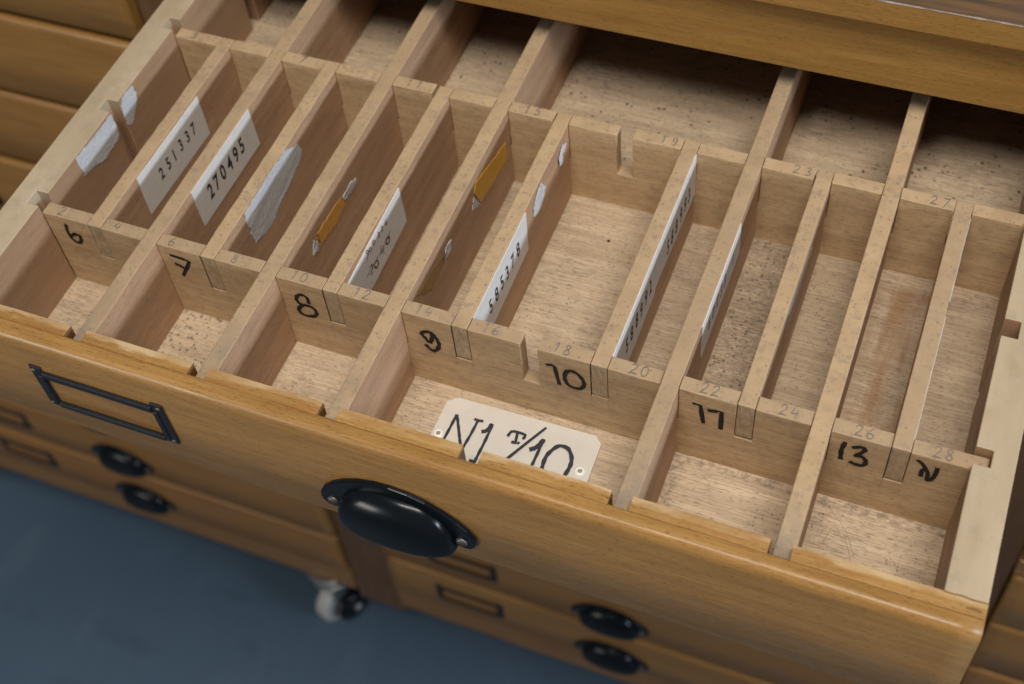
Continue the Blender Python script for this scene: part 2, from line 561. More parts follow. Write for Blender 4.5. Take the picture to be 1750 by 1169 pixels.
def write(mb, text, frame, a, b, h, width, mi, adv=None, lift=0.004, jitter=0.0):
    adv = adv or h * 0.78
    for i, ch in enumerate(text):
        ja, jb = rng.uniform(-jitter, jitter), rng.uniform(-jitter, jitter)
        for st in DIG.get(ch, []):
            mb.stroke([(a + i * adv + p[0] * h + ja, b + p[1] * h + jb) for p in st], frame, width, mi, lift)


def ragged(pts, amp, n=6):
    out = []
    for i in range(len(pts)):
        p, q = Vector(pts[i]), Vector(pts[(i + 1) % len(pts)])
        for k in range(n):
            u = k / n
            r = p.lerp(q, u)
            if k:
                r += Vector((rng.uniform(-amp, amp), rng.uniform(-amp, amp)))
            out.append(tuple(r))
    return out


# ------------------------------------------------------------------ setting: floor
FZ = -30.3
mb = MB((0, 0, FZ))
mb.grid([[(x, y, FZ) for x in (-260, -60, 0, 60, 260)] for y in (-260, -60, 0, 60, 260)], smooth=False)
fl = mb.build('floor', M_GROUND)
tag(fl, 'smooth blue grey concrete floor', None, kind='structure')

# ------------------------------------------------------------------ cabinet
YF = 5.71                     # plane of the closed drawer fronts
PITCH_X = 16.6545
COLX = (-0.49 - PITCH_X, -0.49, -0.49 + PITCH_X)      # left ends of the three columns
W = 14.87
UP = [0.14, -2.29, -4.74, -7.2, -9.55]          # tops of the drawer rows in the upper case
LOW = [-12.65, -15.1, -17.75, -20.4, -22.95]           # rows of the lower case
HGT = 2.26
cab = tag(empty('drawer_cabinet', (6.9, YF + 0.25, FZ)), 'wide amber wooden cabinet with columns of shallow drawers on small casters', 'cabinet')
CO = (6.9, YF + 0.25, FZ)
XL, XR = COLX[0] - 1.78, COLX[2] + W + 1.78
DEPTH = 17.5


def cpart(name, mat, f, bevel=0.03):
    m = MB(CO)
    f(m)
    return m.build(name, mat, cab, bevel)


TY, TZ0, TZ1 = 5.42, 1.92, 2.35
YS = YF + 0.17                # plane of stiles and rails
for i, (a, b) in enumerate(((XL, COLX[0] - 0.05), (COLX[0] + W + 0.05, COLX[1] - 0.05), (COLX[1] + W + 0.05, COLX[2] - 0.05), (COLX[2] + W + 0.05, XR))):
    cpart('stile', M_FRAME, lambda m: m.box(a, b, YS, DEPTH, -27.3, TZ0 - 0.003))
cpart('back_panel', M_RAIL, lambda m: m.box(XL, XR, DEPTH + 0.004, DEPTH + 0.3, -27.3, TZ0 - 0.003))
for c0 in COLX:
    cpart('middle_rail', M_RAIL, lambda m: m.box(c0 - 0.04, c0 + W + 0.04, YF - 0.02, DEPTH - 0.1, -12.5, -11.88))
    cpart('base_rail', M_RAIL, lambda m: m.box(c0 - 0.04, c0 + W + 0.04, YF + 0.08, DEPTH - 0.1, -26.6, -25.32))
# top board with an overhang; its front arris is chipped pale
cpart('frieze_board', M_TOP, lambda m: m.box(XL + 0.02, XR - 0.02, YF + 0.0, YS - 0.003, 0.53, TZ0 - 0.003), 0.02)
cpart('top_board', M_TOP, lambda m: m.box(XL - 0.6, XR + 0.6, TY, DEPTH + 0.6, TZ0, TZ1), 0.025)
m = MB(CO)
rows = []
nn = 1600
for i in range(nn + 1):
    x = XL - 0.58 + (XR - XL + 1.16) * i / nn
    q = max(0.002, 0.010 + 0.03 * mnoise.noise(Vector((x * 0.9, 1, 0))) + 0.012 * mnoise.noise(Vector((x * 6.0, 2, 0))))
    rows.append([(x, TY + 0.01, TZ1 - q * 0.8 - 0.012), (x, TY - 0.004, TZ1 - q * 0.8), (x, TY + 0.006, TZ1 - 0.006), (x, TY + q, TZ1 + 0.003), (x, TY + q + 0.004, TZ1 - 0.01)])
m.grid(rows, smooth=False)
m.build('chipped_edge', M_CHIP, cab)
cpart('dark_inlay', M_DARKBAND, lambda m: m.box(XL - 0.4, XR + 0.4, TY + 0.62, TY + 0.82, TZ1 - 0.02, TZ1 + 0.012), 0.0)


def caster(cx, cy):
    m = MB(CO)
    ax = Vector((0.95, -0.30, 0)).normalized()
    side = Vector((-ax.y, ax.x, 0))
    c = Vector((cx, cy, FZ + 1.13))
    # swivel plate and fork
    m.cyl((cx, cy, -26.78), (0, 0, 1), 0.85, 0.22, 24)
    m.cyl((cx, cy, -27.1), (0, 0, 1), 0.5, 0.5, 24)
    for s in (-0.46, 0.46):
        q = c + ax * s
        pts = []
        for a, z in ((-0.62, 1.75), (0.62, 1.75), (0.42, 0.2), (0.2, -0.3), (-0.2, -0.3), (-0.42, 0.2)):
            pts.append((q + side * a, z))
        A = [m.v((p.x - ax.x * 0.05, p.y - ax.y * 0.05, c.z + z)) for p, z in pts]
        B = [m.v((p.x + ax.x * 0.05, p.y + ax.y * 0.05, c.z + z)) for p, z in pts]
        m.f(A), m.f(list(reversed(B)))
        for i in range(6):
            m.f([A[i], B[i], B[(i + 1) % 6], A[(i + 1) % 6]])
    cc = c + Vector((0, 0, 1.8))
    m.cyl(cc, (0, 0, 1), 0.78, 0.16, 24)
    m.cyl(c - ax * 0.62, ax, 0.24, 0.26, 16)
    m.cyl(c + ax * 0.86, ax, 0.17, 0.1, 16)
    fk = m.build('caster', M_STEEL, cab, 0.02)
    m = MB(CO)
    m.cyl(c, ax, 1.08, 0.56, 40)
    m.build('wheel', M_RUBBER, fk, 0.12, 3)
    m = MB(CO)
    m.cyl(c + ax * 0.70, ax, 0.76, 0.22, 32, r2=0.6)
    m.build('wheel_cover', M_BLACK, fk, 0.08, 3)


caster(-3.6, 6.45)
caster(XR - 3.0, 6.6)
caster(XL + 3.0, 15.5)
caster(XR - 3.0, 15.5)

# ------------------------------------------------------------------ drawer fittings


def front_panel(origin, x0, x1, yf, ztop, zbot, thick=0.24, wear=False, k=1.0, taper=0.0):
    """a board whose top front arris is rounded; swept along x in stations so that it is not perfectly even"""
    m = MB(origin)
    rows = []
    n = 48
    for i in range(n + 1):
        x = x0 + (x1 - x0) * i / n
        wv = 0.012 * mnoise.noise(Vector((x * 0.35, yf, ztop))) + 0.006 * mnoise.noise(Vector((x * 1.3, yf, ztop)))
        yb = yf + thick
        zt = ztop + wv
        g = 0.0
        if wear:
            g = 0.03 * min(1, max(0, (x - 3.5) / 4)) * (0.75 + 0.5 * mnoise.noise(Vector((x * 0.6, 3, 0))))
        zb = zbot + taper * max(0.0, 1 - (x - x0) / 5.5)
        ylap = yb + (0.008 if wear else 0.0)
        pr = [(yb, zb), (yb, (ztop if wear else zt) - g - 0.06), (ylap, (ztop if wear else zt) - g - 0.05), (ylap, (ztop if wear else zt) - g), (yb - 0.02, (ztop if wear else zt) - g), (yb - 0.05, zt - 0.2 * g), (yf + 0.135 * k, zt - 0.008), (yf + 0.09 * k, zt - 0.026 * k),
              (yf + 0.055 * k, zt - 0.065 * k), (yf + 0.03 * k, zt - 0.11 * k), (yf + 0.012 * k, zt - 0.17 * k), (yf + 0.002, zt - 0.25 * k), (yf, zt - 0.36 * k),
              (yf, (zt + zb) / 2), (yf, zb + 0.03), (yf + 0.03, zb)]
        rows.append([(x, a, b) for a, b in pr])
    V = m.grid(rows, close=True)
    m.f(list(reversed(V[0])))
    m.f(V[-1])
    return m


def cup_pull(origin, cx, yf, zs, parent):
    """a pressed bin pull: crescent flange with two ears, and a hollow half-dome open underneath"""
    m = MB(origin)
    out = [(-1.10, -0.145), (-1.165, -0.06), (-1.185, 0.05), (-1.165, 0.17), (-1.09, 0.33), (-0.95, 0.50), (-0.76, 0.66), (-0.52, 0.80),
           (-0.27, 0.88), (0, 0.91), (0.27, 0.88), (0.52, 0.80), (0.76, 0.66), (0.95, 0.50), (1.09, 0.33), (1.165, 0.17), (1.185, 0.05),
           (1.165, -0.06), (1.10, -0.145), (1.0, -0.17), (0.9, -0.145)]
    inn = [(0.80 * math.cos(k * math.pi / 14), -0.10 + 0.78 * math.sin(k * math.pi / 14)) for k in range(15)]
    tail = [(-0.9, -0.145), (-1.0, -0.17)]
    th = 0.075
    poly = out + [(0.84, -0.10)] + inn[1:-1] + [(-0.84, -0.10)] + tail
    poly = [(cx + a, zs + b) for a, b in poly]
    m.prism(poly, 'y', yf - th, yf - 0.002)
    # dome: outer and inner skins
    def skin(ax, h, b, y0, z0, flip):
        rows = []
        nu, nv = 36, 14
        for j in range(nv + 1):
            v = j / nv * math.pi / 2
            r = []
            for i in range(nu + 1):
                u = math.pi * i / nu
                su = max(math.sin(u), 0.0)
                e = 1.0
                x = ax * math.copysign(abs(math.cos(u)) ** 0.9, math.cos(u)) * (1 + 0.05 * math.sin(v))
                yy = b * su ** 0.66 * math.sin(v) ** e
                zz = h * su ** 0.85 * math.cos(v) ** e
                r.append((cx + x, yf - y0 - yy, zs + z0 + zz))
            rows.append(r)
        # a short skirt below the rim
        last = [(x, y, z - 0.07) for x, y, z in rows[-1]]
        rows.append(last)
        return rows
    A = m.grid(skin(0.86, 0.80, 0.37, th * 0.6, -0.12, False))
    B = m.grid(skin(0.80, 0.74, 0.31, th * 0.6, -0.12, True))
    for i in range(len(A[-1]) - 1):
        m.f([A[-1][i], A[-1][i + 1], B[-1][i + 1], B[-1][i]])
    p = m.build('cup_pull', M_BLACK, parent, 0.02, 2)
    for s in (-0.985, 0.985):
        m = MB(origin)
        c = Vector((cx + s, yf - th - 0.012, zs + 0.03))
        n = 16
        rr = [[(c.x + r * math.cos(k * 2 * math.pi / n), c.y - d, c.z + r * math.sin(k * 2 * math.pi / n)) for k in range(n)]
              for r, d in ((0.088, -0.01), (0.084, 0.012), (0.06, 0.026), (0.03, 0.032))]
        V = m.grid(rr, close=True)
        m.f(V[-1])
        m.box(c.x - 0.062, c.x + 0.062, c.y - 0.036, c.y - 0.030, c.z - 0.012, c.z + 0.012, 1)
        m.build('screw', [M_RIVET, M_HOLE], p)
    return p


def label_frame(origin, x0, x1, yf, z0, z1, parent):
    """pressed steel card holder: two flat side tabs with brads, slim rails above and below, raised lips"""
    m = MB(origin)
    tb = 0.2
    y0, y1 = yf - 0.035, yf - 0.002
    m.box(x0, x0 + tb, y0, y1, z0, z1)
    m.box(x1 - tb, x1, y0, y1, z0, z1)
    m.box(x0 + tb, x1 - tb, y0 - 0.028, y1, z1 - 0.235, z1 - 0.10)
    m.box(x0 + tb, x1 - tb, y0 - 0.028, y1, z0 + 0.025, z0 + 0.135)
    m.box(x0 + 0.115, x0 + 0.19, y0 - 0.03, y0 + 0.006, z0 + 0.10, z1 - 0.19)
    m.box(x1 - 0.19, x1 - 0.115, y0 - 0.03, y0 + 0.006, z0 + 0.10, z1 - 0.19)
    for px in (x0 + 0.07, x1 - 0.07):
        for pz in (z0 + 0.075, z1 - 0.085):
            m.cyl((px, y0 - 0.012, pz), (0, -1, 0), 0.045, 0.03, 12, 1, 0.03)
    return m.build('label_holder', [M_BLACKM, M_RIVET], parent, 0.016, 2)


LX0, LX1, HX = 1.09 + 0.49, 3.345 + 0.49, 6.845 + 0.49        # offsets from a column's left end

# ------------------------------------------------------------------ closed drawers: one built, the rest copied


def closed_proto():
    root = empty('closed_drawer', (0, 0, 0))
    front_panel((0, 0, 0), 0.0, W, 0.0, 0.0, -HGT, 0.45, k=0.7).build('front_panel', M_CLOSED, root)
    m = MB()
    m.prism([(0.1, -0.12), (W - 0.1, -0.12), (W - 0.1, -HGT + 0.1), (0.1, -HGT + 0.1)], 'y', 0.46, 11.0)
    m.build('drawer_box', M_RAIL, root)
    cup_pull((0, 0, 0), HX, 0.0, -1.71, root)
    label_frame((0, 0, 0), LX0, LX1, 0.0, -1.63, -0.62, root)
    return root


proto = closed_proto()
col_name = ('left', 'middle', 'right')
ordn = ('first', 'second', 'third', 'fourth', 'fifth', 'sixth')
used = False
for ci, c0 in enumerate(COLX):
    for case, tops in (('upper', UP), ('lower', LOW)):
        for ri, zt in enumerate(tops):
            if ci == 1 and case == 'upper' and ri == 0:
                continue
            o = proto if not used else copy_tree(proto)
            used = True
            o.location = Vector((c0, YF + rng.uniform(-0.03, 0.03), zt)) * U
            if case == 'upper' and ri == 0:
                lb = 'shut amber drawer just under the cabinet top, in the %s column' % col_name[ci]
            elif case == 'upper':
                lb = 'shut amber drawer, %s row below the cabinet top, %s column' % (ordn[ri], col_name[ci])
            elif ri == len(tops) - 1:
                lb = 'shut amber drawer in the bottom row near the floor, %s column' % col_name[ci]
            elif ri == len(tops) - 2:
                lb = 'shut amber drawer in the row next above the bottom one, %s column' % col_name[ci]
            else:
                lb = 'shut amber drawer, %s row below the middle rail, %s column' % (ordn[ri], col_name[ci])
            tag(o, lb, 'drawer', 'shut drawers of the cabinet')

# ------------------------------------------------------------------ the open drawer
DO = (6.95, -2.25, -2.1)
dr = tag(empty('open_drawer', DO), 'pulled out amber drawer divided into small cells by notched wooden slats', 'drawer')
OFF = [0.093, -0.025, -0.042, -0.043, -0.023, -0.019, -0.020, -0.007, 0.022, 0.034, 0.021, 0.057, 0.033, 0.042, -0.124]
TS, TL = 0.2347, 0.2490
DEP, LAP = 1.628, 0.785
YA, YB, TH = 0.0, 4.112, 0.216
YBACK = 9.55


def X(k):
    return k + OFF[k]


def tk(k):
    return TL if k % 2 == 0 else TS


def rface(k):
    return X(k) + tk(k) / 2


# bottom board
m = MB(DO)
m.box(-0.3, 14.2, -1.9, YBACK + 0.1, -DEP - 0.16, -DEP)
for i, st in enumerate(([(12.164, -0.039), (12.436, -0.239), (12.664, -0.475), (12.841, -0.805)], [(12.64, -0.604), (12.481, -0.429), (12.397, -0.735)],
                        [(12.749, -0.335), (12.865, -0.57)], [(12.60, -0.45), (12.78, -0.80), (12.80, -1.0)])):
    m.stroke(st, on_top(-DEP), 0.010, 1, 0.001 + 0.001 * i)
for hx, hy in ((7.997, 3.354), (8.003, 1.225)):
    m.cyl((hx, hy, -DEP + 0.001), (0, 0, 1), 0.028, 0.003, 12, 2)
m.build('bottom_board', [M_FLOOR, M_SCRATCH, M_HOLE], dr)
# side walls with housings cut for the cross slats
GL = [(0.0, 0.262), (2.085, 2.33), (4.11, 4.36), (6.18, 6.43), (8.25, 8.5)]
GR = [(-0.003, 0.252), (2.03, 2.32), (4.11, 4.36), (6.18, 6.43), (8.25, 8.5)]


def side(xin, xg, xout, grooves):
    pts = [(xout, -1.795), (xin, -1.795)]
    for a, b in grooves:
        pts += [(xin, a), (xg, a), (xg, b), (xin, b)]
    pts += [(xin, YBACK + 0.4), (xout, YBACK + 0.4)]
    m = MB(DO)
    m.prism(pts, 'z', -2.1, 0.15)
    return m.build('side_wall', M_WALL, dr, 0.012)


wl = side(0.043, -0.172, -0.487, GL)
wr = side(13.88, 14.092, 14.382, GR)
m = MB(DO)
m.box(0.045, 13.878, YBACK + 0.05, YBACK + 0.4, -2.1, 0.1)
m.build('back_wall', M_WALL, dr, 0.012)

# cross slats with half-lap notches
TOPJ = {}


def cross(yf, gaps, x1, key):
    m = MB(DO)
    pts = [(0.05, -DEP + 0.002), (0.05, 0.0)]
    for k in range(1, 14):
        hw = tk(k) / 2 + 0.008
        if k == 8:
            hw = 0.128
        gl, gr = gaps.get(k, (0, 0))
        z = rng.uniform(-0.012, 0.006)
        n = 4
        xa = pts[-1][0]
        xb = X(k) - hw - gl
        for i in range(1, n):
            pts.append((xa + (xb - xa) * i / n, z + rng.uniform(-0.006, 0.006)))
        lap = LAP + (0.10 if k == 8 else rng.uniform(-0.02, 0.02))
        pts += [(xb, z), (xb, -lap), (X(k) + hw + gr, -lap), (X(k) + hw + gr, rng.uniform(-0.01, 0.005))]
    pts += [(x1, 0.0), (x1, -DEP + 0.002)]
    m.prism(pts, 'y', yf, yf + TH)
    return m


MARK = {'6': [(0.425, -0.161), (0.391, -0.274), (0.385, -0.382), (0.4, -0.483), (0.447, -0.553), (0.529, -0.552), (0.586, -0.463), (0.592, -0.364), (0.53, -0.343), (0.427, -0.414)], '7': [(2.28, -0.195), (2.382, -0.204), (2.501, -0.216), (2.593, -0.234), (2.525, -0.375), (2.451, -0.501), (2.364, -0.658)], '7b': [(2.311, -0.385), (2.405, -0.412), (2.484, -0.464)], '8': [(4.558, -0.459), (4.554, -0.325), (4.481, -0.283), (4.388, -0.345), (4.36, -0.453), (4.409, -0.531), (4.528, -0.521), (4.62, -0.556), (4.646, -0.669), (4.566, -0.762), (4.435, -0.793), (4.352, -0.743), (4.358, -0.641), (4.442, -0.532)], '9': [(6.495, -0.583), (6.45, -0.563), (6.406, -0.474), (6.372, -0.406), (6.457, -0.33), (6.538, -0.328), (6.599, -0.428), (6.628, -0.573), (6.574, -0.721), (6.492, -0.768), (6.411, -0.67)], '9b': [(6.538, -0.328), (6.535, -0.441), (6.495, -0.583)], '10': [(8.274, -0.315), (8.358, -0.286), (8.394, -0.318), (8.408, -0.449), (8.425, -0.59), (8.445, -0.721)], '10b': [(8.566, -0.325), (8.53, -0.49), (8.567, -0.647), (8.653, -0.696), (8.752, -0.674), (8.814, -0.553), (8.79, -0.416), (8.707, -0.308), (8.62, -0.29), (8.559, -0.353)], '11': [(10.357, -0.262), (10.453, -0.263), (10.477, -0.449), (10.506, -0.667)], '11b': [(10.568, -0.322), (10.659, -0.295), (10.743, -0.271), (10.746, -0.468), (10.747, -0.689)], '13': [(12.361, -0.18), (12.334, -0.381), (12.347, -0.597)], '13b': [(12.466, -0.247), (12.56, -0.184), (12.621, -0.213), (12.565, -0.349), (12.519, -0.413), (12.604, -0.398), (12.664, -0.485), (12.63, -0.599), (12.518, -0.611), (12.476, -0.589)], 'N': [(13.263, -0.131), (13.315, -0.164), (13.36, -0.226), (13.4, -0.298), (13.43, -0.376), (13.436, -0.48), (13.449, -0.531)], 'Nc': [(13.443, -0.521), (13.483, -0.479), (13.508, -0.388), (13.519, -0.268), (13.518, -0.175)], 'Nb': [(13.37, -0.29), (13.35, -0.339), (13.351, -0.414), (13.353, -0.464)]}
m = cross(YA, {}, 14.082, 'A')
for k, st in MARK.items():
    sharp = k in ('7', '10', '11', '11b')
    m.stroke(st, on_front(YA), 0.06 if k[0] == 'N' else 0.064, 1, 0.003 + (0.004 if k.endswith('b') else 0.007 if k.endswith('c') else 0), smooth=not sharp, taper=False)
for txt, x in (('2', .30), ('4', 1.30), ('6', 2.27), ('8', 3.34), ('10', 4.33), ('12', 5.33), ('14', 6.30), ('16', 7.32), ('18', 8.36), ('20', 9.45),
               ('22', 10.42), ('24', 11.47), ('26', 12.44), ('28', 13.42)):
    write(m, txt, on_top(0.006), x, 0.03, 0.16, 0.0125, 2, 0.15, 0.003)
for k, x0, x1, zz in ((3, 2.87, 3.12, -.80), (5, 4.86, 5.24, -.81), (7, 6.88, 7.12, -.80), (9, 8.92, 9.16, -.81), (13, 12.94, 13.17, -.80)):
    m.stroke([(x0, zz), ((x0 + x1) / 2, zz - 0.012), (x1, zz + 0.006)], on_front(YA), 0.017, 3, 0.002)
    for xx in (X(k) - tk(k) / 2 - 0.006, X(k) + tk(k) / 2 + 0.004):
        m.stroke([(xx, -0.79), (xx - 0.004, -0.95 - 0.1 * rng.random())], on_front(YA), 0.008, 2, 0.0015)
    m.stroke([(X(k) - tk(k) / 2 - 0.004, -0.01), (X(k) - tk(k) / 2 - 0.003, -0.5), (X(k) - tk(k) / 2 - 0.005, -0.78)], on_front(YA), 0.012, 4, 0.001)
cross_a = m.build('cross_divider', [M_CROSS, M_INK, M_PENCIL, M_SPLINTER, M_HOLE], dr, 0.008)
m = cross(YB, {5: (0.05, 0), 7: (0.012, 0), 11: (0.012, 0)}, 14.082, 'B')
for txt, x in (('3', .33), ('7', 2.40), ('11', 4.33), ('15', 6.36), ('19', 8.57), ('23', 10.6), ('27', 12.58)):
    write(m, txt, on_top(0.006), x, YB + 0.03, 0.155, 0.0125, 1, 0.17, 0.003)
cross_b = m.build('cross_divider', [M_CROSS, M_PENCIL], dr, 0.008)


def zjit(y0, y1, n):
    return [(y0 + (y1 - y0) * i / n, rng.uniform(-0.007, 0.007) + 0.008 * mnoise.noise(Vector((y0 + i, rng.random() * 9, 0)))) for i in range(n + 1)]


DIV = {}
for k in range(1, 14):
    if k == 8:
        continue
    m = MB(DO)
    if k % 2 == 0:
        top = zjit(-1.955, YBACK + 0.04, 46)
        pts = top + [(YBACK + 0.04, -DEP + 0.003)]
        for y in (YB, YA):
            pts += [(y + TH + 0.006, -DEP + 0.003), (y + TH + 0.006, -LAP + 0.03), (y - 0.006, -LAP + 0.03), (y - 0.006, -DEP + 0.003)]
        pts += [(-1.955, -DEP + 0.003)]
    else:
        top = zjit(YA + 0.003, YB + TH - 0.003, 24)
        pts = top + [(YB + TH - 0.003, -LAP + 0.03), (YB - 0.006, -LAP + 0.03), (YB - 0.006, -DEP + 0.003), (YA + TH + 0.006, -DEP + 0.003),
                     (YA + TH + 0.006, -LAP + 0.03), (YA + 0.003, -LAP + 0.03)]
    x = X(k)
    m.prism(pts, 'x', x - tk(k) / 2, x + tk(k) / 2)
    DIV[k] = m.build('long_divider' if k % 2 == 0 else 'short_divider', M_DIV, dr, 0.014)
    DIV[k]['label'] = ('long slat running the depth of the drawer' if k % 2 == 0 else 'short slat between the two cross slats')
for k in DIV:
    del DIV[k]['label']

# ---- papers, tapes and scraps stuck on the right-hand faces of slats


def sheet(name, pts, x, mats, parent, th=0.012, rag=0.0, curl=0.0, n=6, seed=0):
    """a thin paper lying on the plane x, outline (y, z); curl lifts it a little away from the wood"""
    m = MB(DO)
    if rag:
        pts = ragged(pts, rag, n)
    m.prism(pts, 'x', x + 0.001, x + th)
    bm = m.bm
    bmesh.ops.triangulate(bm, faces=bm.faces)
    if curl:
        bmesh.ops.subdivide_edges(bm, edges=[e for e in bm.edges if e.calc_length() > 0.12 * U], cuts=3, use_grid_fill=True)
        bmesh.ops.triangulate(bm, faces=bm.faces)
        for vv in bm.verts:
            p = vv.co / U + m.o
            vv.co.x += U * curl * abs(mnoise.noise(Vector((p.y * 2.3, p.z * 2.3, seed * 7.1)))) + (U * curl * 0.5 * abs(mnoise.noise(Vector((p.y * 9, p.z * 9, seed)))))
    return m


def paper(k, pts, text=None, a=0, b=0, h=0.28, adv=0.2, ink=None, wdt=0.04, th=0.014, x=None, font=True, parent=None, extra=None):
    x = rface(k) if x is None else x
    m = sheet('paper_label', pts, x, None, None, th)
    if text:
        digits(m, text, on_right(x), a, b, h, adv, th + 0.002)
    if extra:
        extra(m, on_right(x), th)
    return m.build('paper_label', [M_PAPER, ink or M_STAMP], parent or DIV[k], recalc=True)


_glyph = {}


def glyph(ch):
    """outline of a printed numeral from Blender's own font, as triangles in a unit-height box"""
    if ch not in _glyph:
        cu = bpy.data.curves.new('numeral', 'FONT')
        cu.body = ch
        cu.size = 1.0
        cu.offset = 0.024
        cu.resolution_u = 4
        ob = bpy.data.objects.new('numeral', cu)
        C.objects.link(ob)
        dg = bpy.context.evaluated_depsgraph_get()
        me = ob.evaluated_get(dg).to_mesh()
        me.calc_loop_triangles()
        vs = [v.co.copy() for v in me.vertices]
        fs = [tuple(p.vertices) for p in me.loop_triangles]
        ob.evaluated_get(dg).to_mesh_clear()
        bpy.data.objects.remove(ob)
        bpy.data.curves.remove(cu)
        xs = [v.x for v in vs]
        _glyph[ch] = (vs, fs, (min(xs) + max(xs)) / 2)
    return _glyph[ch]


def digits(m, text, frame, a, b, h, adv, lift, mi=1, jit=0.012, squeeze=0.62):
    for i, ch in enumerate(text):
        if ch == ' ':
            continue
        vs, fs, mid = glyph(ch)
        s = h / 0.70
        da, db = a + i * adv + rng.uniform(-jit, jit), b + rng.uniform(-jit, jit)
        V = [m.v(frame(da + (v.x - mid) * s * squeeze, db + v.y * s, lift)) for v in vs]
        for f in fs:
            m.f([V[j] for j in f], mi)


paper(1, [(1.07, -0.03), (1.07, -0.86), (2.975, -0.90), (2.975, -0.05)], '251337', 1.60, -0.555, 0.235, 0.208)
paper(2, [(1.06, -0.01), (1.085, -0.82), (2.955, -0.83), (2.93, -0.01)], '270495', 1.47, -0.55, 0.30, 0.205)
paper(7, [(2.26, -0.03), (2.22, -0.83), (0.80, -0.895), (0.222, -0.93), (0.222, -0.02)], '585378', 0.78, -0.56, 0.275, 0.215)
paper(9, [(0.225, -0.03), (0.225, -0.98), (1.2, -0.99), (2.05, -0.93), (2.12, -0.85), (2.3, -0.83), (4.10, -0.90), (4.10, -0.02)], None,
      extra=lambda m, fr, th: (digits(m, '588992', fr, 0.80, -0.66, 0.31, 0.212, th + 0.002, squeeze=0.5), digits(m, '588993', fr, 2.70, -0.72, 0.31, 0.212, th + 0.002, squeeze=0.5)))


def faint(m, fr, th):
    digits(m, '60033 1', fr, 1.42, -0.53, 0.30, 0.20, th + 0.002, squeeze=0.45)


o = paper(10, [(2.99, -0.015), (3.03, -0.72), (1.09, -0.78), (1.06, -0.02)], None, extra=faint, ink=M_FAINT)
HAND = {'2': [(0.911, -0.505), (0.964, -0.5), (1.008, -0.564), (0.958, -0.606), (0.883, -0.642), (0.981, -0.681)], '0': [(1.147, -0.604), (1.08, -0.57), (1.04, -0.614), (1.079, -0.695), (1.147, -0.696), (1.154, -0.612)], '4': [(1.325, -0.46), (1.285, -0.60), (1.41, -0.605)], '4b': [(1.375, -0.51), (1.35, -0.69)], '0b': [(1.56, -0.518), (1.493, -0.509), (1.479, -0.595), (1.535, -0.637), (1.583, -0.601), (1.567, -0.527)], 'strike': [(0.766, -0.558), (1.046, -0.552), (1.319, -0.557), (1.659, -0.486)], 's9': [(0.952, -0.216), (0.915, -0.139), (0.943, -0.128), (0.982, -0.184), (0.94, -0.224), (0.882, -0.289)], 's0': [(1.056, -0.182), (1.005, -0.167), (1.002, -0.219), (1.055, -0.237), (1.06, -0.187)], 's00': [(1.176, -0.156), (1.13, -0.146), (1.127, -0.198), (1.181, -0.217), (1.181, -0.162)], 's3': [(1.317, -0.141), (1.355, -0.196), (1.315, -0.194), (1.338, -0.242), (1.287, -0.224)], 's33': [(1.443, -0.142), (1.469, -0.193), (1.433, -0.196), (1.452, -0.24), (1.404, -0.211)], 's6': [(1.587, -0.151), (1.557, -0.205), (1.584, -0.256), (1.61, -0.231), (1.581, -0.198)], 'smudge': [(0.85, -0.73), (0.82, -0.774)]}


def hand(m, fr, th):
    for i, (k, st) in enumerate(HAND.items()):
        wd = 0.015 if k[0] == 's' else 0.03
        m.stroke(st, fr, wd, 1, th + 0.002 + 0.001 * i, smooth=k not in ('4', '4b', '2'))


paper(5, [(2.14, -0.035), (2.17, -0.84), (0.886, -0.93), (0.222, -0.95), (0.222, -0.16), (1.26, -0.075)], None, extra=hand, ink=M_BROWNINK)

sheet('', [(1.04, 0.12), (1.31, 0.115), (1.49, 0.0), (1.68, -0.044), (1.85, 0.038), (2.0, 0.125), (2.07, 0.10), (2.075, -0.19), (2.07, -0.30), (2.03, -0.38),
           (1.76, -0.43), (1.56, -0.44), (1.38, -0.34), (1.23, -0.285), (1.07, -0.29), (1.05, -0.08)], 0.043, None, None, 0.008, 0.026, 0.012, n=10, seed=1).build('torn_paper', M_TORN, wl)
sheet('', [(2.34, -0.33), (2.345, 0.02), (2.42, 0.11), (2.52, 0.13), (2.75, 0.11), (2.76, -0.07), (2.71, -0.22), (2.48, -0.45), (2.36, -0.42)],
      0.043, None, None, 0.008, 0.024, 0.012, n=10, seed=2).build('torn_paper', M_TORN, wl)
sheet('', [(0.945, -0.036), (0.968, -0.696), (1.13, -0.768), (1.35, -0.848), (1.604, -0.821), (1.82, -0.707), (2.07, -0.698), (2.4, -0.564), (2.604, -0.528),
           (2.70, -0.385), (2.622, -0.209), (2.421, -0.153), (2.299, -0.02), (2.009, -0.012), (1.514, -0.015)], rface(3), None, None, 0.008, 0.028, 0.014, n=10, seed=3).build('torn_paper', M_TORN, DIV[3])


def scrap(name, k, pts, mat, rag=0.015, th=0.01, curl=0.0):
    sheet('', pts, rface(k), None, None, th, rag, curl, seed=k).build(name, mat, DIV[k])


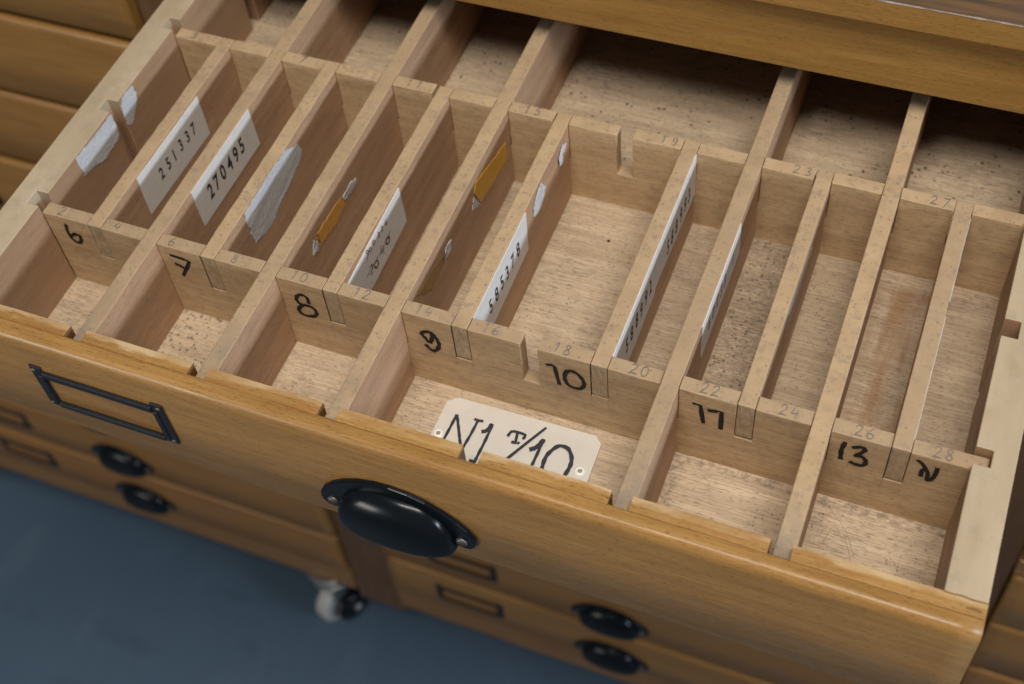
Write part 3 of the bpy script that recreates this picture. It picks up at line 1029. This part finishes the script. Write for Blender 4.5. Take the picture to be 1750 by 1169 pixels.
scrap('glue_patch', 4, [(1.20, -0.42), (1.55, -0.43), (2.02, -0.474), (2.11, -0.66), (1.72, -0.77), (1.5, -0.73), (1.28, -0.69), (1.17, -0.56)], M_GLUE, 0.03)
scrap('paper_scrap', 4, [(2.06, -0.50), (2.34, -0.46), (2.55, -0.58), (2.39, -0.65), (2.11, -0.61)], M_TORN, 0.02, 0.014, 0.03)
scrap('paper_scrap', 4, [(1.05, -0.39), (1.15, -0.55), (1.12, -0.69), (0.95, -0.63)], M_TORN, 0.02, 0.014, 0.03)
scrap('tape_strip', 6, [(2.62, -0.34), (2.71, -0.20), (3.3, -0.36), (3.9, -0.51), (3.88, -0.86), (3.3, -0.81), (2.80, -0.74)], M_TAPE, 0.006, 0.012, 0.012)
scrap('paper_scrap', 6, [(2.50, -0.60), (2.60, -0.42), (2.66, -0.55), (2.77, -0.745), (2.64, -0.70)], M_TORN, 0.012, 0.012)
scrap('glue_patch', 6, [(0.45, -0.24), (0.8, -0.30), (1.1, -0.34), (1.42, -0.42), (1.38, -0.60), (1.0, -0.66), (0.72, -0.52)], M_STAIN, 0.03, 0.004)
scrap('paper_scrap', 6, [(1.48, -0.33), (1.69, -0.36), (1.66, -0.55), (1.45, -0.52)], M_TORN, 0.03, 0.014, 0.03)
scrap('paper_scrap', 7, [(2.715, -0.10), (2.89, -0.05), (3.04, -0.29), (2.82, -0.50), (2.53, -0.43), (2.55, -0.22)], M_TORN, 0.025, 0.014, 0.03)
scrap('paper_scrap', 7, [(3.60, -0.29), (3.80, -0.14), (3.95, -0.25), (3.90, -0.32), (3.75, -0.30), (3.72, -0.42), (3.62, -0.45)], M_TORN, 0.02, 0.012, 0.03)
scrap('paint_smear', 11, [(1.7, -0.50), (1.75, -0.22), (2.5, -0.25), (3.1, -0.3), (3.2, -0.42), (2.7, -0.52), (2.2, -0.62)], plain('grey_paint_smear', (0.42, 0.42, 0.41), 0.7, var=0.6, scale=320), 0.05, 0.004)
scrap('paper_label', 13, [(0.23, -0.05), (0.23, -0.8), (2.2, -0.8), (2.25, -0.05)], M_PAPER, 0.004, 0.009, 0.004)
scrap('paper_scrap', 13, [(2.5, -0.02), (2.55, -0.4), (4.05, -0.5), (4.09, -0.06), (3.4, -0.07)], M_PAPER, 0.008, 0.009, 0.006)

# ---- front: notched inner ridge and the varnished facing
m = MB(DO)
pts = [(-0.487, -2.1), (-0.487, 0.148)]
for cx in (1.92, 3.93, 5.935, 7.965, 9.98, 11.99):
    xa = pts[-1][0]
    for i in range(1, 6):
        pts.append((xa + (cx - 0.137 - xa) * i / 6, 0.15 + rng.uniform(-0.007, 0.0015)))
    pts += [(cx - 0.137, 0.14), (cx - 0.137, -0.82), (cx + 0.137, -0.82), (cx + 0.137, 0.142)]
pts += [(13.0, 0.15), (14.382, 0.148), (14.382, -2.1)]
m.prism(pts, 'y', -2.003, -1.798)
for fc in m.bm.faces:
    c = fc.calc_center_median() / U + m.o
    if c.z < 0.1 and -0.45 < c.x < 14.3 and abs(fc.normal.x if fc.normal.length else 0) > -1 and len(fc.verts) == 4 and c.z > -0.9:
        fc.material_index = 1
m.stroke([(13.87, -1.80), (13.98, -1.806), (14.08, -1.797), (14.2, -1.807), (14.38, -1.80)], on_top(0.15), 0.022, 1, 0.003)
m.stroke([(14.16, -1.93), (14.25, -1.915), (14.33, -1.93)], on_top(0.15), 0.03, 1, 0.003)
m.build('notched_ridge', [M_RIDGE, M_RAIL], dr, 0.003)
front_panel(DO, -0.487, 14.382, -2.25, 0.1525, -2.16, 0.2455, True, k=0.72, taper=0.13).build('front_panel', M_FRONT, dr)
cup_pull(DO, 6.85, -2.25, -1.61, dr)
label_frame(DO, 1.09, 3.345, -2.25, -1.51, -0.485, dr)

# ------------------------------------------------------------------ the loose number plate in the drawer
PO = (7.93, -0.8, -DEP)
pl = tag(empty('number_plate', PO), 'cream plastic tag marked N1 T/10, lying flat in the front cell', 'tag')
PZ = -DEP + 0.045
m = MB(PO)
m.prism([(6.74, -0.275), (6.885, -0.165), (9.01, -0.135), (9.125, -0.245), (9.15, -1.35), (9.02, -1.46), (6.86, -1.48), (6.735, -1.36)], 'z', -DEP + 0.004, PZ)
PLATE = {'N': [(6.956, -0.92), (6.967, -0.687), (6.974, -0.463)], 'N2': [(6.982, -0.461), (7.099, -0.681), (7.211, -0.889), (7.265, -0.937)], 'N3': [(7.273, -0.944), (7.296, -0.709), (7.308, -0.452)], 'Ns': [(7.255, -0.445), (7.323, -0.447), (7.379, -0.441)], 'I1': [(7.437, -0.604), (7.493, -0.569), (7.525, -0.449)], 'I2': [(7.534, -0.452), (7.535, -0.722), (7.526, -0.987), (7.523, -1.109)], 'I3': [(7.447, -1.108), (7.535, -1.109)], 'T': [(7.816, -0.554), (7.841, -0.47), (7.925, -0.452), (8.045, -0.463), (8.041, -0.53)], 'T2': [(7.93, -0.464), (7.956, -0.616)], 'T3': [(7.909, -0.632), (7.968, -0.627)], 'dot': [(7.992, -0.616), (8.008, -0.622)], 'sl': [(8.287, -0.257), (8.11, -0.591), (7.928, -0.942), (7.839, -1.111)], 'J1': [(8.203, -0.662), (8.276, -0.596), (8.326, -0.461)], 'J2': [(8.327, -0.451), (8.321, -0.715), (8.316, -0.937), (8.314, -1.102)], 'O': [(8.666, -0.466), (8.572, -0.476), (8.497, -0.58), (8.454, -0.724), (8.477, -0.937), (8.559, -1.09), (8.697, -1.096), (8.797, -0.935), (8.83, -0.742), (8.805, -0.604), (8.724, -0.493), (8.658, -0.465)]}
for i, (k, st) in enumerate(PLATE.items()):
    wd = {'I1': 0.062, 'J1': 0.07, 'O': 0.058}.get(k, 0.044)
    m.stroke(st, on_top(PZ), wd, 1, 0.003 + 0.0012 * i, taper=False)
m.build('tag_plate', [M_PLATE, M_SLATE], pl, 0.01)
for ex, ey in ((6.842, -0.835), (8.985, -0.762)):
    m = MB(PO)
    n = 24
    prof = [(0.034, 0.002), (0.034, 0.020), (0.042, 0.026), (0.058, 0.026), (0.078, 0.012), (0.082, 0.002)]
    m.grid([[(ex + r * math.cos(q * 2 * math.pi / n), ey + r * math.sin(q * 2 * math.pi / n), PZ + z) for q in range(n)] for r, z in prof], close=True)
    m.cyl((ex, ey, PZ + 0.003), (0, 0, 1), 0.035, 0.003, 20, 1)
    m.build('eyelet', [M_EYE, M_SCRATCH], pl, recalc=True)
